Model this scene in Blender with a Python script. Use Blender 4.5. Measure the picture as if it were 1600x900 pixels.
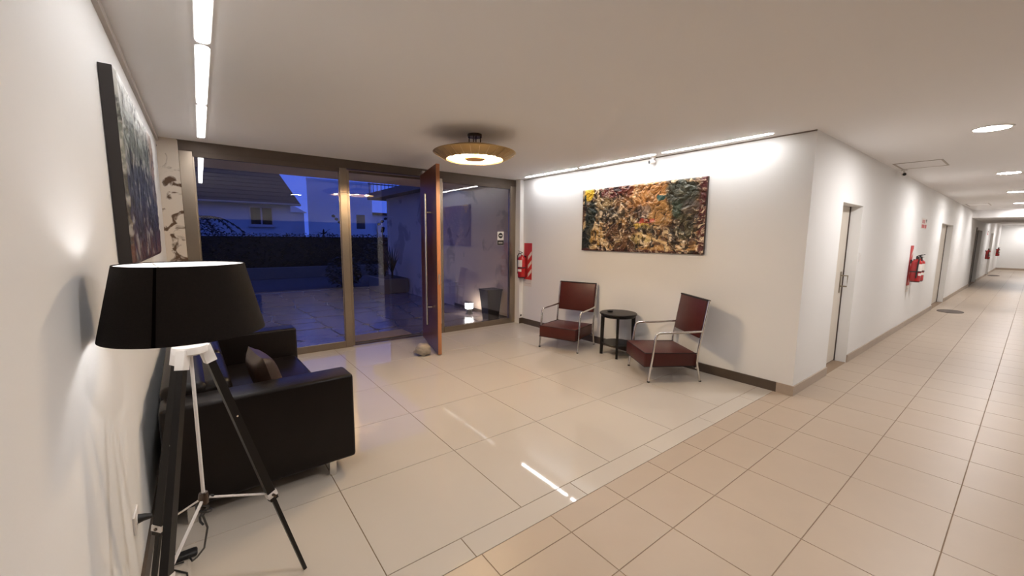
import bpy, bmesh, math, random
import numpy as np
from mathutils import Vector, Matrix
random.seed(7)
for o in list(bpy.data.objects): bpy.data.objects.remove(o)
S = bpy.context.scene
C = S.collection
PI = math.pi

# ------------------------------------------------------------------ camera
H = 2.67                                     # ceiling height
YC, YG, XL, XP = 1.40, 6.03, -0.31, 4.78     # corridor wall, glass front, left wall, picture wall
YAW, PITCH, ROLL, FPX = 0.6577, -0.1223, 0.0093, 628.2854
cy_, sy_, cp_, sp_ = math.cos(YAW), math.sin(YAW), math.cos(PITCH), math.sin(PITCH)
F = Vector((sy_*cp_, cy_*cp_, sp_)); Rv = Vector((cy_, -sy_, 0)); Uv = Rv.cross(F)
R2 = math.cos(ROLL)*Rv + math.sin(ROLL)*Uv; U2 = -math.sin(ROLL)*Rv + math.cos(ROLL)*Uv
cam = bpy.data.cameras.new('camera'); camo = bpy.data.objects.new('camera', cam); C.objects.link(camo)
cam.sensor_width = 36; cam.lens = FPX/1600*36; cam.clip_start = 0.02; cam.clip_end = 300
camo.matrix_world = Matrix(((R2.x, U2.x, -F.x, 0), (R2.y, U2.y, -F.y, 0), (R2.z, U2.z, -F.z, 1.6), (0, 0, 0, 1)))
S.camera = camo

# ------------------------------------------------------------------ world: even blue dusk sky
W = bpy.data.worlds.new('dusk'); S.world = W; W.use_nodes = True
bg = W.node_tree.nodes['Background']; bg.inputs[0].default_value = (0.075, 0.155, 0.86, 1); bg.inputs[1].default_value = 0.70
S.view_settings.view_transform = 'Standard'; S.view_settings.look = 'None'
S.view_settings.exposure = 0.28; S.view_settings.gamma = 1.0; S.view_settings.use_curve_mapping = False

# lamp strengths (used by the lamps' own builders below)
STRIP_L, STRIP_COL = 31.0, (1.0, 0.985, 0.99)
DOWN_L, DOWN_COL = 220.0, (1.0, 0.965, 0.96)
BULB_L, BULB_COL = 600.0, (1.0, 0.75, 0.48)
FLOORLAMP_L, FLOORLAMP_COL = 42.0, (1.0, 0.985, 1.0)
LANTERN_L = 20.0
WALLSTRIP_L = 18.0          # the row along the left wall is dimmer

# ------------------------------------------------------------------ materials
MATS = {}
def mat(name, col, rough=0.5, metal=0.0, var=0.0, vscale=6.0, bump=0.0, bscale=40.0, spec=0.5, emit=None, estr=0.0, coat=0.0):
    if name in MATS: return MATS[name]
    m = bpy.data.materials.new(name); m.use_nodes = True; nt = m.node_tree
    b = nt.nodes['Principled BSDF']
    b.inputs['Base Color'].default_value = (*col, 1); b.inputs['Roughness'].default_value = rough
    b.inputs['Metallic'].default_value = metal; b.inputs['Specular IOR Level'].default_value = spec
    b.inputs['Coat Weight'].default_value = coat
    tc = nt.nodes.new('ShaderNodeTexCoord')
    if var > 0:
        n = nt.nodes.new('ShaderNodeTexNoise'); n.inputs['Scale'].default_value = vscale; n.inputs['Detail'].default_value = 5
        nt.links.new(tc.outputs['Object'], n.inputs['Vector'])
        mx = nt.nodes.new('ShaderNodeMix'); mx.data_type = 'RGBA'
        mx.inputs[6].default_value = (*[c*(1-var) for c in col], 1); mx.inputs[7].default_value = (*[min(1, c*(1+var)) for c in col], 1)
        nt.links.new(n.outputs['Fac'], mx.inputs[0]); nt.links.new(mx.outputs[2], b.inputs['Base Color'])
    if bump > 0:
        n2 = nt.nodes.new('ShaderNodeTexNoise'); n2.inputs['Scale'].default_value = bscale; n2.inputs['Detail'].default_value = 4
        nt.links.new(tc.outputs['Object'], n2.inputs['Vector'])
        bp = nt.nodes.new('ShaderNodeBump'); bp.inputs['Strength'].default_value = bump; bp.inputs['Distance'].default_value = 0.01
        nt.links.new(n2.outputs['Fac'], bp.inputs['Height']); nt.links.new(bp.outputs['Normal'], b.inputs['Normal'])
    if emit:
        b.inputs['Emission Color'].default_value = (*emit, 1); b.inputs['Emission Strength'].default_value = estr
    MATS[name] = m
    return m

def glass_mat(name, tint=(1, 1, 1), f0=0.055):
    m = bpy.data.materials.new(name); m.use_nodes = True; nt = m.node_tree; nt.nodes.clear()
    N = nt.nodes.new; L = nt.links.new
    out = N('ShaderNodeOutputMaterial'); mix = N('ShaderNodeMixShader'); tr = N('ShaderNodeBsdfTransparent'); gl = N('ShaderNodeBsdfGlossy')
    tr.inputs[0].default_value = (*tint, 1); gl.inputs['Roughness'].default_value = 0.0; gl.inputs[0].default_value = (1, 1, 1, 1)
    g = N('ShaderNodeNewGeometry'); d = N('ShaderNodeVectorMath'); d.operation = 'DOT_PRODUCT'
    L(g.outputs['Normal'], d.inputs[0]); L(g.outputs['Incoming'], d.inputs[1])
    a = N('ShaderNodeMath'); a.operation = 'ABSOLUTE'; L(d.outputs['Value'], a.inputs[0])
    s = N('ShaderNodeMath'); s.operation = 'SUBTRACT'; s.inputs[0].default_value = 1; L(a.outputs[0], s.inputs[1])
    p = N('ShaderNodeMath'); p.operation = 'POWER'; p.inputs[1].default_value = 5; L(s.outputs[0], p.inputs[0])
    q = N('ShaderNodeMath'); q.operation = 'MULTIPLY_ADD'; q.inputs[1].default_value = 1-f0; q.inputs[2].default_value = f0; L(p.outputs[0], q.inputs[0])
    L(q.outputs[0], mix.inputs[0]); L(tr.outputs[0], mix.inputs[1]); L(gl.outputs[0], mix.inputs[2]); L(mix.outputs[0], out.inputs[0])
    MATS[name] = m
    return m

def wood_mat(name, c1, c2, rough=0.3):
    m = bpy.data.materials.new(name); m.use_nodes = True; nt = m.node_tree; b = nt.nodes['Principled BSDF']
    tc = nt.nodes.new('ShaderNodeTexCoord'); mp = nt.nodes.new('ShaderNodeMapping'); mp.inputs['Scale'].default_value = (22, 22, 1.2)
    n = nt.nodes.new('ShaderNodeTexNoise'); n.inputs['Scale'].default_value = 1.5; n.inputs['Detail'].default_value = 6; n.inputs['Distortion'].default_value = 0.6
    mx = nt.nodes.new('ShaderNodeMix'); mx.data_type = 'RGBA'; mx.inputs[6].default_value = (*c1, 1); mx.inputs[7].default_value = (*c2, 1)
    nt.links.new(tc.outputs['Object'], mp.inputs[0]); nt.links.new(mp.outputs[0], n.inputs[0]); nt.links.new(n.outputs['Fac'], mx.inputs[0])
    nt.links.new(mx.outputs[2], b.inputs['Base Color']); b.inputs['Roughness'].default_value = rough
    MATS[name] = m
    return m

def stained_mat(name, col, stain, thr, scale):
    m = bpy.data.materials.new(name); m.use_nodes = True; nt = m.node_tree; b = nt.nodes['Principled BSDF']; b.inputs['Roughness'].default_value = 0.8
    tc = nt.nodes.new('ShaderNodeTexCoord'); n = nt.nodes.new('ShaderNodeTexNoise'); n.inputs['Scale'].default_value = scale; n.inputs['Detail'].default_value = 7; n.inputs['Distortion'].default_value = 0.8
    r = nt.nodes.new('ShaderNodeValToRGB'); r.color_ramp.elements[0].position = thr; r.color_ramp.elements[0].color = (*col, 1)
    r.color_ramp.elements[1].position = thr+0.07; r.color_ramp.elements[1].color = (*stain, 1)
    nt.links.new(tc.outputs['Object'], n.inputs[0]); nt.links.new(n.outputs['Fac'], r.inputs[0]); nt.links.new(r.outputs[0], b.inputs['Base Color'])
    MATS[name] = m
    return m

def vcol_mat(name, rough=0.45, bump=0.3):
    m = bpy.data.materials.new(name); m.use_nodes = True; nt = m.node_tree; b = nt.nodes['Principled BSDF']; b.inputs['Roughness'].default_value = rough
    a = nt.nodes.new('ShaderNodeVertexColor'); a.layer_name = 'paint'; nt.links.new(a.outputs[0], b.inputs['Base Color'])
    tc = nt.nodes.new('ShaderNodeTexCoord'); n = nt.nodes.new('ShaderNodeTexNoise'); n.inputs['Scale'].default_value = 45; n.inputs['Detail'].default_value = 5
    bp = nt.nodes.new('ShaderNodeBump'); bp.inputs['Strength'].default_value = bump; bp.inputs['Distance'].default_value = 0.01
    nt.links.new(tc.outputs['Object'], n.inputs[0]); nt.links.new(n.outputs['Fac'], bp.inputs['Height']); nt.links.new(bp.outputs[0], b.inputs['Normal'])
    MATS[name] = m
    return m

WALL = mat('wall_paint', (0.80, 0.79, 0.77), 0.75, var=0.025, vscale=1.2, bump=0.05, bscale=60)
CEILM = mat('ceiling_paint', (0.88, 0.865, 0.86), 0.85, var=0.015, vscale=0.8)
TILE_L = mat('polished_tile', (0.53, 0.475, 0.405), 0.035, var=0.03, vscale=1.5, spec=0.32)
TILE_C = mat('stone_tile', (0.43, 0.34, 0.255), 0.38, var=0.09, vscale=2.2, bump=0.02, bscale=30, spec=0.4)
GROUT = mat('grout', (0.22, 0.15, 0.09), 0.9)
GROUT_C = mat('pale_grout', (0.27, 0.19, 0.125), 0.9)
BASE_D = mat('dark_baseboard', (0.085, 0.06, 0.042), 0.35, var=0.15, vscale=8)
BASE_L = mat('stone_baseboard', (0.40, 0.32, 0.25), 0.45, var=0.1, vscale=8)
GAP = mat('joint_and_gap_shade', (0.22, 0.18, 0.15), 0.8)
ALU = mat('bronze_aluminium', (0.34, 0.28, 0.22), 0.27, metal=0.9, var=0.08, vscale=14)
HEAD = mat('header_metal', (0.11, 0.08, 0.06), 0.5, metal=0.3, var=0.12, vscale=9)
CHROME = mat('chrome', (0.75, 0.73, 0.70), 0.14, metal=1.0)
STEEL = mat('brushed_steel', (0.68, 0.66, 0.64), 0.32, metal=1.0, var=0.05, vscale=20)
GLASS = glass_mat('clear_glass')
WOOD = wood_mat('red_brown_wood', (0.07, 0.02, 0.009), (0.19, 0.062, 0.026))
WOODE = wood_mat('wood_edge', (0.30, 0.12, 0.05), (0.48, 0.20, 0.09), 0.4)
SOFA = mat('black_leather', (0.007, 0.0042, 0.0032), 0.36, var=0.2, vscale=10, bump=0.10, bscale=90, spec=0.22)
PILLOW = mat('dark_brown_leather', (0.035, 0.018, 0.012), 0.4, var=0.2, bump=0.1, bscale=70)
MAROON = mat('maroon_leather', (0.068, 0.013, 0.010), 0.36, var=0.2, vscale=9, bump=0.08, bscale=60, spec=0.35)
PIPE = mat('dark_piping', (0.008, 0.004, 0.0035), 0.6)
BLACKW = mat('black_wood', (0.009, 0.007, 0.006), 0.38, var=0.2, vscale=12, spec=0.25)
BLACKP = mat('black_plastic', (0.012, 0.011, 0.011), 0.45)
SHADE = mat('black_fabric_shade', (0.011, 0.0075, 0.006), 0.9, var=0.25, vscale=120, bump=0.2, bscale=300, spec=0.2)
SHADEIN = mat('white_shade_lining', (0.85, 0.83, 0.80), 0.8)
WHITEM = mat('white_metal', (0.80, 0.76, 0.72), 0.35)
WHITEP = mat('white_plastic', (0.78, 0.75, 0.72), 0.4)
RED = mat('red_enamel', (0.42, 0.012, 0.014), 0.25, coat=0.4)
REDB = mat('red_board', (0.52, 0.03, 0.03), 0.5)
PAPER = mat('white_label', (0.75, 0.70, 0.64), 0.6)
GOLD = mat('gold_slotted_metal', (0.52, 0.36, 0.16), 0.38, metal=0.7, var=0.1, vscale=20)
AMBER = mat('amber_disc', (0.75, 0.40, 0.12), 0.4)
DOORP = mat('cream_door_paint', (0.70, 0.64, 0.55), 0.5, var=0.03, vscale=2)
DKDOOR = mat('dark_grey_door', (0.16, 0.14, 0.125), 0.5)
PEEL = stained_mat('peeling_plaster', (0.62, 0.54, 0.45), (0.10, 0.055, 0.03), 0.553, 7.0)
PORCHW = stained_mat('weathered_render', (0.55, 0.42, 0.31), (0.36, 0.27, 0.20), 0.56, 1.6)
SOFFIT = mat('soffit_paint', (0.52, 0.40, 0.32), 0.8, var=0.08, vscale=2)
STONE = mat('flagstone', (0.15, 0.115, 0.115), 0.2, var=0.35, vscale=3.0, bump=0.25, bscale=9)
MORTAR = mat('wet_mortar', (0.10, 0.085, 0.08), 0.35, var=0.2, vscale=4)
DRIVE = mat('wet_driveway', (0.11, 0.09, 0.10), 0.14, var=0.3, vscale=0.8, bump=0.15, bscale=3)
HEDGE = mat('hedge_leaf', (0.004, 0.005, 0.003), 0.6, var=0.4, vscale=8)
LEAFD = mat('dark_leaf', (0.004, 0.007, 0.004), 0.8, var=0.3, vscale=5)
CONC = mat('concrete', (0.13, 0.115, 0.10), 0.8, var=0.15, vscale=3)
HOUSEW = mat('pale_house_wall', (0.55, 0.55, 0.56), 0.8, var=0.04, vscale=1)
HOUSEW2 = mat('white_house_wall', (0.68, 0.68, 0.68), 0.8, var=0.04, vscale=1)
ROOF = mat('dark_roof_tile', (0.016, 0.013, 0.012), 0.8, var=0.3, vscale=3)
WINDK = mat('dark_window_glass', (0.01, 0.012, 0.02), 0.1)
ROCK = mat('pale_rock', (0.42, 0.36, 0.29), 0.85, var=0.3, vscale=18, bump=0.5, bscale=40)
RUBBER = mat('brown_door_mat', (0.26, 0.18, 0.125), 0.9, var=0.3, vscale=60, bump=0.4, bscale=200)
def emis(name, col, s): return mat(name, (0.9, 0.9, 0.9), 0.5, emit=col, estr=s)
STRIPM = emis('strip_diffuser', STRIP_COL, STRIP_L)
STRIPM2 = emis('left_strip_diffuser', STRIP_COL, WALLSTRIP_L)
DOWNM = emis('downlight_diffuser', DOWN_COL, DOWN_L)
BULBM = emis('warm_bulb', BULB_COL, BULB_L)
FLBULB = emis('floor_lamp_bulb', FLOORLAMP_COL, FLOORLAMP_L)
LANTM = emis('lantern_glass', (1.0, 0.95, 0.9), LANTERN_L)

# ------------------------------------------------------------------ mesh helpers
class MB:
    def __init__(s): s.bm = bmesh.new()
    def box(s, x0, x1, y0, y1, z0, z1, r=0.0, seg=2, M=None):
        vs = [s.bm.verts.new((x, y, z)) for x in (x0, x1) for y in (y0, y1) for z in (z0, z1)]
        fs = [s.bm.faces.new([vs[i] for i in f]) for f in ((0,1,3,2), (4,6,7,5), (0,4,5,1), (2,3,7,6), (0,2,6,4), (1,5,7,3))]
        res = vs
        if r > 0:
            es = list({e for f in fs for e in f.edges})
            out = bmesh.ops.bevel(s.bm, geom=es, offset=r, segments=seg, profile=0.5, affect='EDGES')
            res = list({v for f in out['faces'] for v in f.verts} | {v for v in vs if v.is_valid})
        if M is not None: bmesh.ops.transform(s.bm, matrix=M, verts=res)
        return s
    def tube(s, pts, r, n=10, r1=None, cap=True):
        pts = [Vector(p) for p in pts]; k = len(pts); rings = []
        t0 = (pts[1]-pts[0]).normalized(); up = Vector((0, 0, 1)) if abs(t0.z) < 0.9 else Vector((1, 0, 0))
        nrm = (up - t0*up.dot(t0)).normalized()
        for i, p in enumerate(pts):
            t = ((pts[min(i+1, k-1)]-p).normalized() if i < k-1 else Vector()) + ((p-pts[i-1]).normalized() if i > 0 else Vector())
            t.normalize(); nrm = (nrm - t*nrm.dot(t)).normalized(); bn = t.cross(nrm)
            rr = r if r1 is None else r + (r1-r)*i/(k-1)
            rings.append([s.bm.verts.new(p + (nrm*math.cos(a)+bn*math.sin(a))*rr) for a in [2*PI*j/n for j in range(n)]])
        for a, b in zip(rings, rings[1:]):
            for j in range(n): s.bm.faces.new((a[j], a[(j+1) % n], b[(j+1) % n], b[j]))
        if cap: s.bm.faces.new(rings[0][::-1]); s.bm.faces.new(rings[-1])
        return s
    def bar(s, a, b, w, d, w2=None, d2=None, side=(0, 0, 1)):      # tapered rectangular bar
        a, b = Vector(a), Vector(b); t = (b-a).normalized(); sd = Vector(side)
        u = t.cross(sd); u = u.normalized() if u.length > 1e-4 else Vector((1, 0, 0)); v = u.cross(t)
        w2 = w if w2 is None else w2; d2 = d if d2 is None else d2
        A = [s.bm.verts.new(a+u*w/2*i+v*d/2*j) for i, j in ((-1,-1), (1,-1), (1,1), (-1,1))]
        B = [s.bm.verts.new(b+u*w2/2*i+v*d2/2*j) for i, j in ((-1,-1), (1,-1), (1,1), (-1,1))]
        for j in range(4): s.bm.faces.new((A[j], A[(j+1) % 4], B[(j+1) % 4], B[j]))
        s.bm.faces.new(A[::-1]); s.bm.faces.new(B)
        return s
    def lathe(s, prof, n=32, c=(0, 0, 0), a0=0.0, a1=2*PI):
        full = abs(a1-a0-2*PI) < 1e-6; m = n if full else n+1; rings = []
        for r, z in prof:
            if r < 1e-6: rings.append([s.bm.verts.new((c[0], c[1], c[2]+z))]); continue
            rings.append([s.bm.verts.new((c[0]+r*math.cos(a0+(a1-a0)*j/n), c[1]+r*math.sin(a0+(a1-a0)*j/n), c[2]+z)) for j in range(m)])
        for A, B in zip(rings, rings[1:]):
            for j in range(n):
                j2 = (j+1) % m
                if len(A) == 1 and len(B) > 1: s.bm.faces.new((A[0], B[j2], B[j]))
                elif len(B) == 1 and len(A) > 1: s.bm.faces.new((A[j], A[j2], B[0]))
                elif len(A) > 1: s.bm.faces.new((A[j], A[j2], B[j2], B[j]))
        return s
    def prism(s, poly, z0, z1):
        lo = [s.bm.verts.new((x, y, z0)) for x, y in poly]; hi = [s.bm.verts.new((x, y, z1)) for x, y in poly]; n = len(poly)
        for j in range(n): s.bm.faces.new((lo[j], lo[(j+1) % n], hi[(j+1) % n], hi[j]))
        s.bm.faces.new(lo[::-1]); s.bm.faces.new(hi)
        return s
    def poly(s, pts, faces):
        vs = [s.bm.verts.new(p) for p in pts]
        for f in faces: s.bm.faces.new([vs[i] for i in f])
        return s
    def mesh(s, name, smooth=False):
        bmesh.ops.recalc_face_normals(s.bm, faces=s.bm.faces)
        me = bpy.data.meshes.new(name); s.bm.to_mesh(me); s.bm.free()
        if smooth:
            me.polygons.foreach_set('use_smooth', [True]*len(me.polygons))
            me.set_sharp_from_angle(angle=math.radians(40))
        return me

def obj(name, mb, m, parent=None, smooth=False, label=None):
    me = mb.mesh(name, smooth) if isinstance(mb, MB) else mb
    if not me.materials: me.materials.append(m)
    o = bpy.data.objects.new(name, me); C.objects.link(o)
    if parent is not None: o.parent = parent
    if label: o['label'] = label
    return o
def tag(o, label, cat, group=None):
    o['label'] = label; o['category'] = cat
    if group: o['group'] = group
    return o
def thing(name, label, cat, loc=(0, 0, 0), rz=0.0, group=None):
    o = bpy.data.objects.new(name, None); C.objects.link(o); o.location = loc; o.rotation_euler = (0, 0, rz); o.empty_display_size = 0.1
    return tag(o, label, cat, group)
def struct(name, mb, m, parent=None, label=None):
    o = obj(name, mb, m, parent, label=label)
    if parent is None: o['kind'] = 'structure'
    return o
def sthing(name, label=None, loc=(0, 0, 0), rz=0.0):
    o = bpy.data.objects.new(name, None); C.objects.link(o); o.location = loc; o.rotation_euler = (0, 0, rz); o['kind'] = 'structure'; o.empty_display_size = 0.1
    if label: o['label'] = label
    return o
def copy_tree(o, parent=None):
    c = o.copy(); C.objects.link(c)
    if parent is not None: c.parent = parent
    for ch in list(o.children): copy_tree(ch, c)
    return c
def B(*a, **k): return MB().box(*a, **k)

# ------------------------------------------------------------------ floors: every tile a piece
XEND = 38.5
YB = -1.45
fl = struct('floor_lobby', B(XL-.1, XP+.1, 1.565, YG+.12, -0.12, -0.003), GROUT, label='polished cream tile floor of the lobby')
GX0, GA, L2 = 0.598, 0.8232, 1.7273
J = 0.0022
def tile_mesh(name, w, d, m):
    mb = MB(); e = 0.0012
    mb.poly([(0,0,-.01), (w,0,-.01), (w,d,-.01), (0,d,-.01), (0,0,-e), (w,0,-e), (w,d,-e), (0,d,-e), (e,e,0), (w-e,e,0), (w-e,d-e,0), (e,d-e,0)],
            [(0,1,5,4), (1,2,6,5), (2,3,7,6), (3,0,4,7), (4,5,9,8), (5,6,10,9), (6,7,11,10), (7,4,8,11), (8,9,10,11), (3,2,1,0)])
    me = mb.mesh(name); me.materials.append(m); return me
cache = {}
def put_tile(x0, x1, y0, y1, m, parent):
    w, d = round(x1-x0-2*J, 4), round(y1-y0-2*J, 4)
    if w < 0.01 or d < 0.01: return
    k = (w, d, m.name)
    if k not in cache: cache[k] = tile_mesh('tile', w, d, m)
    o = bpy.data.objects.new('tile', cache[k]); C.objects.link(o); o.parent = parent; o.location = (x0+J, y0+J, 0)
def edges(start, step, lo, hi):
    k = math.ceil((lo-start)/step-1e-6); out = [lo]
    while start+k*step < hi-0.004:
        if start+k*step > lo+0.004: out.append(start+k*step)
        k += 1
    return out+[hi]
ex, ey = edges(GX0, GA, XL, XP), edges(L2, 0.8126, L2, YG)
for a, b in zip(ex, ex[1:]):
    for c, d in zip(ey, ey[1:]): put_tile(a, b, c, d, TILE_L, fl)
es = edges(1.002, 0.829, XL, XP)
for a, b in zip(es, es[1:]): put_tile(a, b, 1.5685, L2, TILE_L, fl)
fc = struct('floor_corridor', B(XL-.1, XEND, YB-.1, 1.565, -0.12, -0.003), GROUT_C, label='matte tan stone tile floor of the corridor')
CX0, CA = 2.470, 0.4795
cx = edges(CX0, CA, XL, 15.4); cyy = [YB, -1.28, -0.805, -0.33, 0.14, 0.615, 1.08, 1.40]
for a, b in zip(cx, cx[1:]):
    for c, d in zip(cyy, cyy[1:]): put_tile(a, b, c, d, TILE_C, fc)
cx2 = [v for v in edges(CX0, CA, XL, XP) if v < XP+1]
for a, b in zip(cx2, cx2[1:]): put_tile(a, b, 1.40, 1.5685, TILE_C, fc)
mb = MB(); cx3 = edges(15.4, CA, 15.4, XEND)
for a, b in zip(cx3, cx3[1:]):
    for c, d in zip(cyy, cyy[1:]): mb.box(a+J, b-J, c+J, d-J, -0.01, 0)
t = obj('far_tiles', mb, TILE_C, fc); t['kind'] = 'stuff'

# ------------------------------------------------------------------ shell
struct('ceiling', B(XL-.2, XEND+.2, YB-.2, YG+.1, H, H+.2), CEILM)
struct('ceiling_lowered', B(20.3, 26.6, YB, YC, 2.42, H), CEILM, label='lowered dark stretch of the corridor ceiling')
struct('wall_left', B(XL-.2, XL, 1.353, YG+.1, -.1, H), WALL)
struct('wall_near_left', B(XL-.2, XL+.001, YB-.2, 1.349, -.1, H), WALL)
struct('wall_left_joint', B(XL-.2, XL-.004, 1.349, 1.353, -.1, H), GAP)
struct('wall_right', B(XP, XP+.2, YC, YG+.1, -.1, H), WALL)
DOORS = [(5.87, 6.73, 2.05, 0.13), (13.8, 15.85, 2.05, 0.12), (22.5, 25.2, 2.08, 0.12), (30.4, 32.2, 2.08, 0.12)]
mb = MB(); x = XP+.2
for a, b, h, dp in DOORS:
    mb.box(x, a, YC, YC+.2, -.1, H); mb.box(a, b, YC, YC+.2, h, H); x = b
mb.box(x, XEND, YC, YC+.2, -.1, H)
struct('wall_corridor', mb, WALL)
struct('wall_back', B(XL-.2, XEND, YB-.2, YB, -.1, H), WALL)
struct('wall_back_added_panel', B(XL, 3.9, YB, YB+.03, 0, 2.05), mat('added_dark_panel', (0.022, 0.016, 0.013), 0.55, var=.2, vscale=3), label='unseen dark panel added behind the viewer for the glass reflections')  # unseen; added to darken the glass reflections, kept low for ceiling bounce
struct('wall_end', B(XEND, XEND+.2, YB-.2, YC+.2, -.1, H), WALL)
struct('baseboard_end', B(XEND-.012, XEND, YB, YC, 0, .11), BASE_L)
struct('wall_pier_left', B(XL, -.127, YG-.05, YG+.1, -.1, H), PEEL, label='narrow pier of peeling stained plaster beside the glass')
struct('wall_pier_right', B(4.70, XP, 5.86, YG+.1, -.1, H), WALL)
struct('baseboard_right', B(XP-.014, XP, 1.545, 5.86, 0, .105), BASE_D)
struct('baseboard_pier', B(4.70, XP-.014, 5.846, 5.86, 0, .105), BASE_D)
struct('baseboard_corner', B(XP-.014, XP, YC-.014, 1.545, 0, .105), BASE_L)
for i, (a, b) in enumerate([(XP, 5.87), (6.73, 13.8), (15.85, 22.5), (25.2, 30.4), (32.2, XEND-.012)]):
    struct('baseboard_corridor', B(a, b, YC-.014, YC, 0, .10), BASE_L)
struct('baseboard_left', B(XL, XL+.014, 1.355, YG-.05, 0, .09), BASE_D)
struct('trim_1', B(XL, XL+.022, 2.05, YG-.05, H-.045, H), GAP if False else mat('trim_paint', (0.50, 0.45, 0.41), 0.7), label='slim moulding where the left wall meets the ceiling')
struct('trim_gap_shade', B(XP-.006, XP, YC, 5.86, H-.012, H), GAP, label='dark strip painted as the shadow line between the picture wall and the ceiling')  # solid dark strip; the gap's shade is put into its colour

def corridor_door(name, a, b, h, dp, m, label, handle=True, double=False):
    o = sthing(name, label, (a, YC+dp, 0))
    w = b-a
    if double:
        for k in range(2): obj('leaf', B(k*w/2+.004, (k+1)*w/2-.004, 0, .04, .008, h-.004), m, o)
    else:
        obj('leaf', B(.004, w-.012, 0, .04, .008, h-.004), m, o)
    obj('jamb', B(w-.012, w-.0005, -.012, .05, 0, h), mat('dark_seam', (0.08, 0.06, 0.05), 0.8), o)
    if handle:
        x = w-.10
        obj('lock_plate', B(x-.025, x+.025, -.008, 0, .93, 1.21, r=.003), mat('worn_brass', (0.30, 0.25, 0.18), 0.35, metal=0.8), o)
        obj('pull_handle', MB().tube([(x, -.006, 1.16), (x, -.075, 1.16), (x, -.075, 1.02), (x, -.006, 1.02)], .009, 8), mat('worn_brass', (0, 0, 0)), o, smooth=True)
    return o
corridor_door('door_2', *DOORS[0], DOORP, 'cream painted door with a brass pull, nearest in the corridor')
corridor_door('door_3', *DOORS[1], DOORP, 'plain cream double door in the corridor past the red extinguishers', False, True)
corridor_door('door_4', *DOORS[2], DKDOOR, 'dark grey door far down the corridor', False, True)
corridor_door('door_5', *DOORS[3], DOORP, 'cream door near the far end of the corridor', False, True)
struct('wall_dark_frame', B(22.40, 22.5, YC-.03, YC, 0, 2.16), DKDOOR, label='dark frame beside the far grey door')

# ------------------------------------------------------------------ glazed front
struct('trim_3', B(-.127, 4.70, YG-.035, YG+.06, 2.555, H), HEAD, label='brown metal header over the glass front')
def glazing(name, label, x0, x1, mull_l, mull_r, sill=.10):
    o = sthing(name, label, (0, YG, 0))
    obj('frame_stile', B(x0, x0+mull_l, -.035, .035, 0, 2.555, r=.004), ALU, o)
    obj('frame_stile', B(x1-mull_r, x1, -.035, .035, 0, 2.555, r=.004), ALU, o)
    obj('sill_rail', B(x0+mull_l, x1-mull_r, -.04, .04, 0, sill, r=.004), ALU, o)
    obj('top_rail', B(x0+mull_l, x1-mull_r, -.03, .03, 2.50, 2.555), HEAD, o)
    obj('pane', B(x0+mull_l, x1-mull_r, -.005, .005, sill, 2.50), GLASS, o)
    obj('glazing_bead', B(x0+mull_l, x0+mull_l+.012, -.018, -.006, sill, 2.50), ALU, o)
    obj('glazing_bead', B(x1-mull_r-.012, x1-mull_r, -.018, -.006, sill, 2.50), ALU, o)
    return o
glazing('window_1', 'large fixed glass pane beside the sofa', -.127, 1.69, .124, .10)
glazing('window_2', 'fixed glass pane beside the wooden door', 3.13, 4.70, .055, .12)
gd = sthing('window_3', 'glass leaf behind the wooden door, nearly closed', (1.695, YG+.005, 0), math.radians(-2.8))
obj('pane', B(.03, 1.40, -.005, .005, .03, 2.50), GLASS, gd)
obj('edge_stile', B(0, .03, -.015, .015, .012, 2.53), ALU, gd); obj('bottom_rail', B(.03, 1.40, -.012, .012, .012, .03), HEAD, gd); obj('top_rail', B(.03, 1.40, -.012, .012, 2.50, 2.53), HEAD, gd)
# wooden pivot door standing open
dr = sthing('door_1', 'tall red-brown wooden pivot door standing open', (2.477, 4.84, 0), math.atan2(-.252, .968))
DLEN, DTH = 1.125, .05          # local: +y along the leaf, +x through its thickness
obj('leaf', B(0, DTH, .012, DLEN, .012, 2.553, r=.002), WOOD, dr)
obj('edge_strip', B(0.001, DTH-.001, 0, .012, .012, 2.553, r=.001), WOODE, dr)
obj('lock', B(.017, .033, -.003, .001, .98, 1.12), STEEL, dr)
for sx in (-1, 1):
    x = -.072 if sx < 0 else DTH+.072
    h = obj('long_handle', MB().tube([(x, .36, .37), (x, .36, 2.20)], .016, 12), STEEL, dr, smooth=True)
    for z in (.62, 1.95):
        obj('standoff', MB().tube([(x, .36, z), (0 if sx < 0 else DTH, .36, z)], .009, 8), STEEL, h)
obj('floor_pivot', MB().lathe([(0, 0), (.03, 0), (.03, .012), (0, .012)], 16, (.025, .97, 0)), STEEL, dr)
cl = obj('top_pivot', B(.005, .045, .95, 1.05, 2.5535, 2.60), STEEL, dr)
mt = tag(obj('door_mat', B(0, .92, 0, .42, 0, .012, r=.004), RUBBER), 'dark brown mat lying on the doorstep outside', 'mat'); mt.location = (1.76, 6.16, .012)
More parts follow.
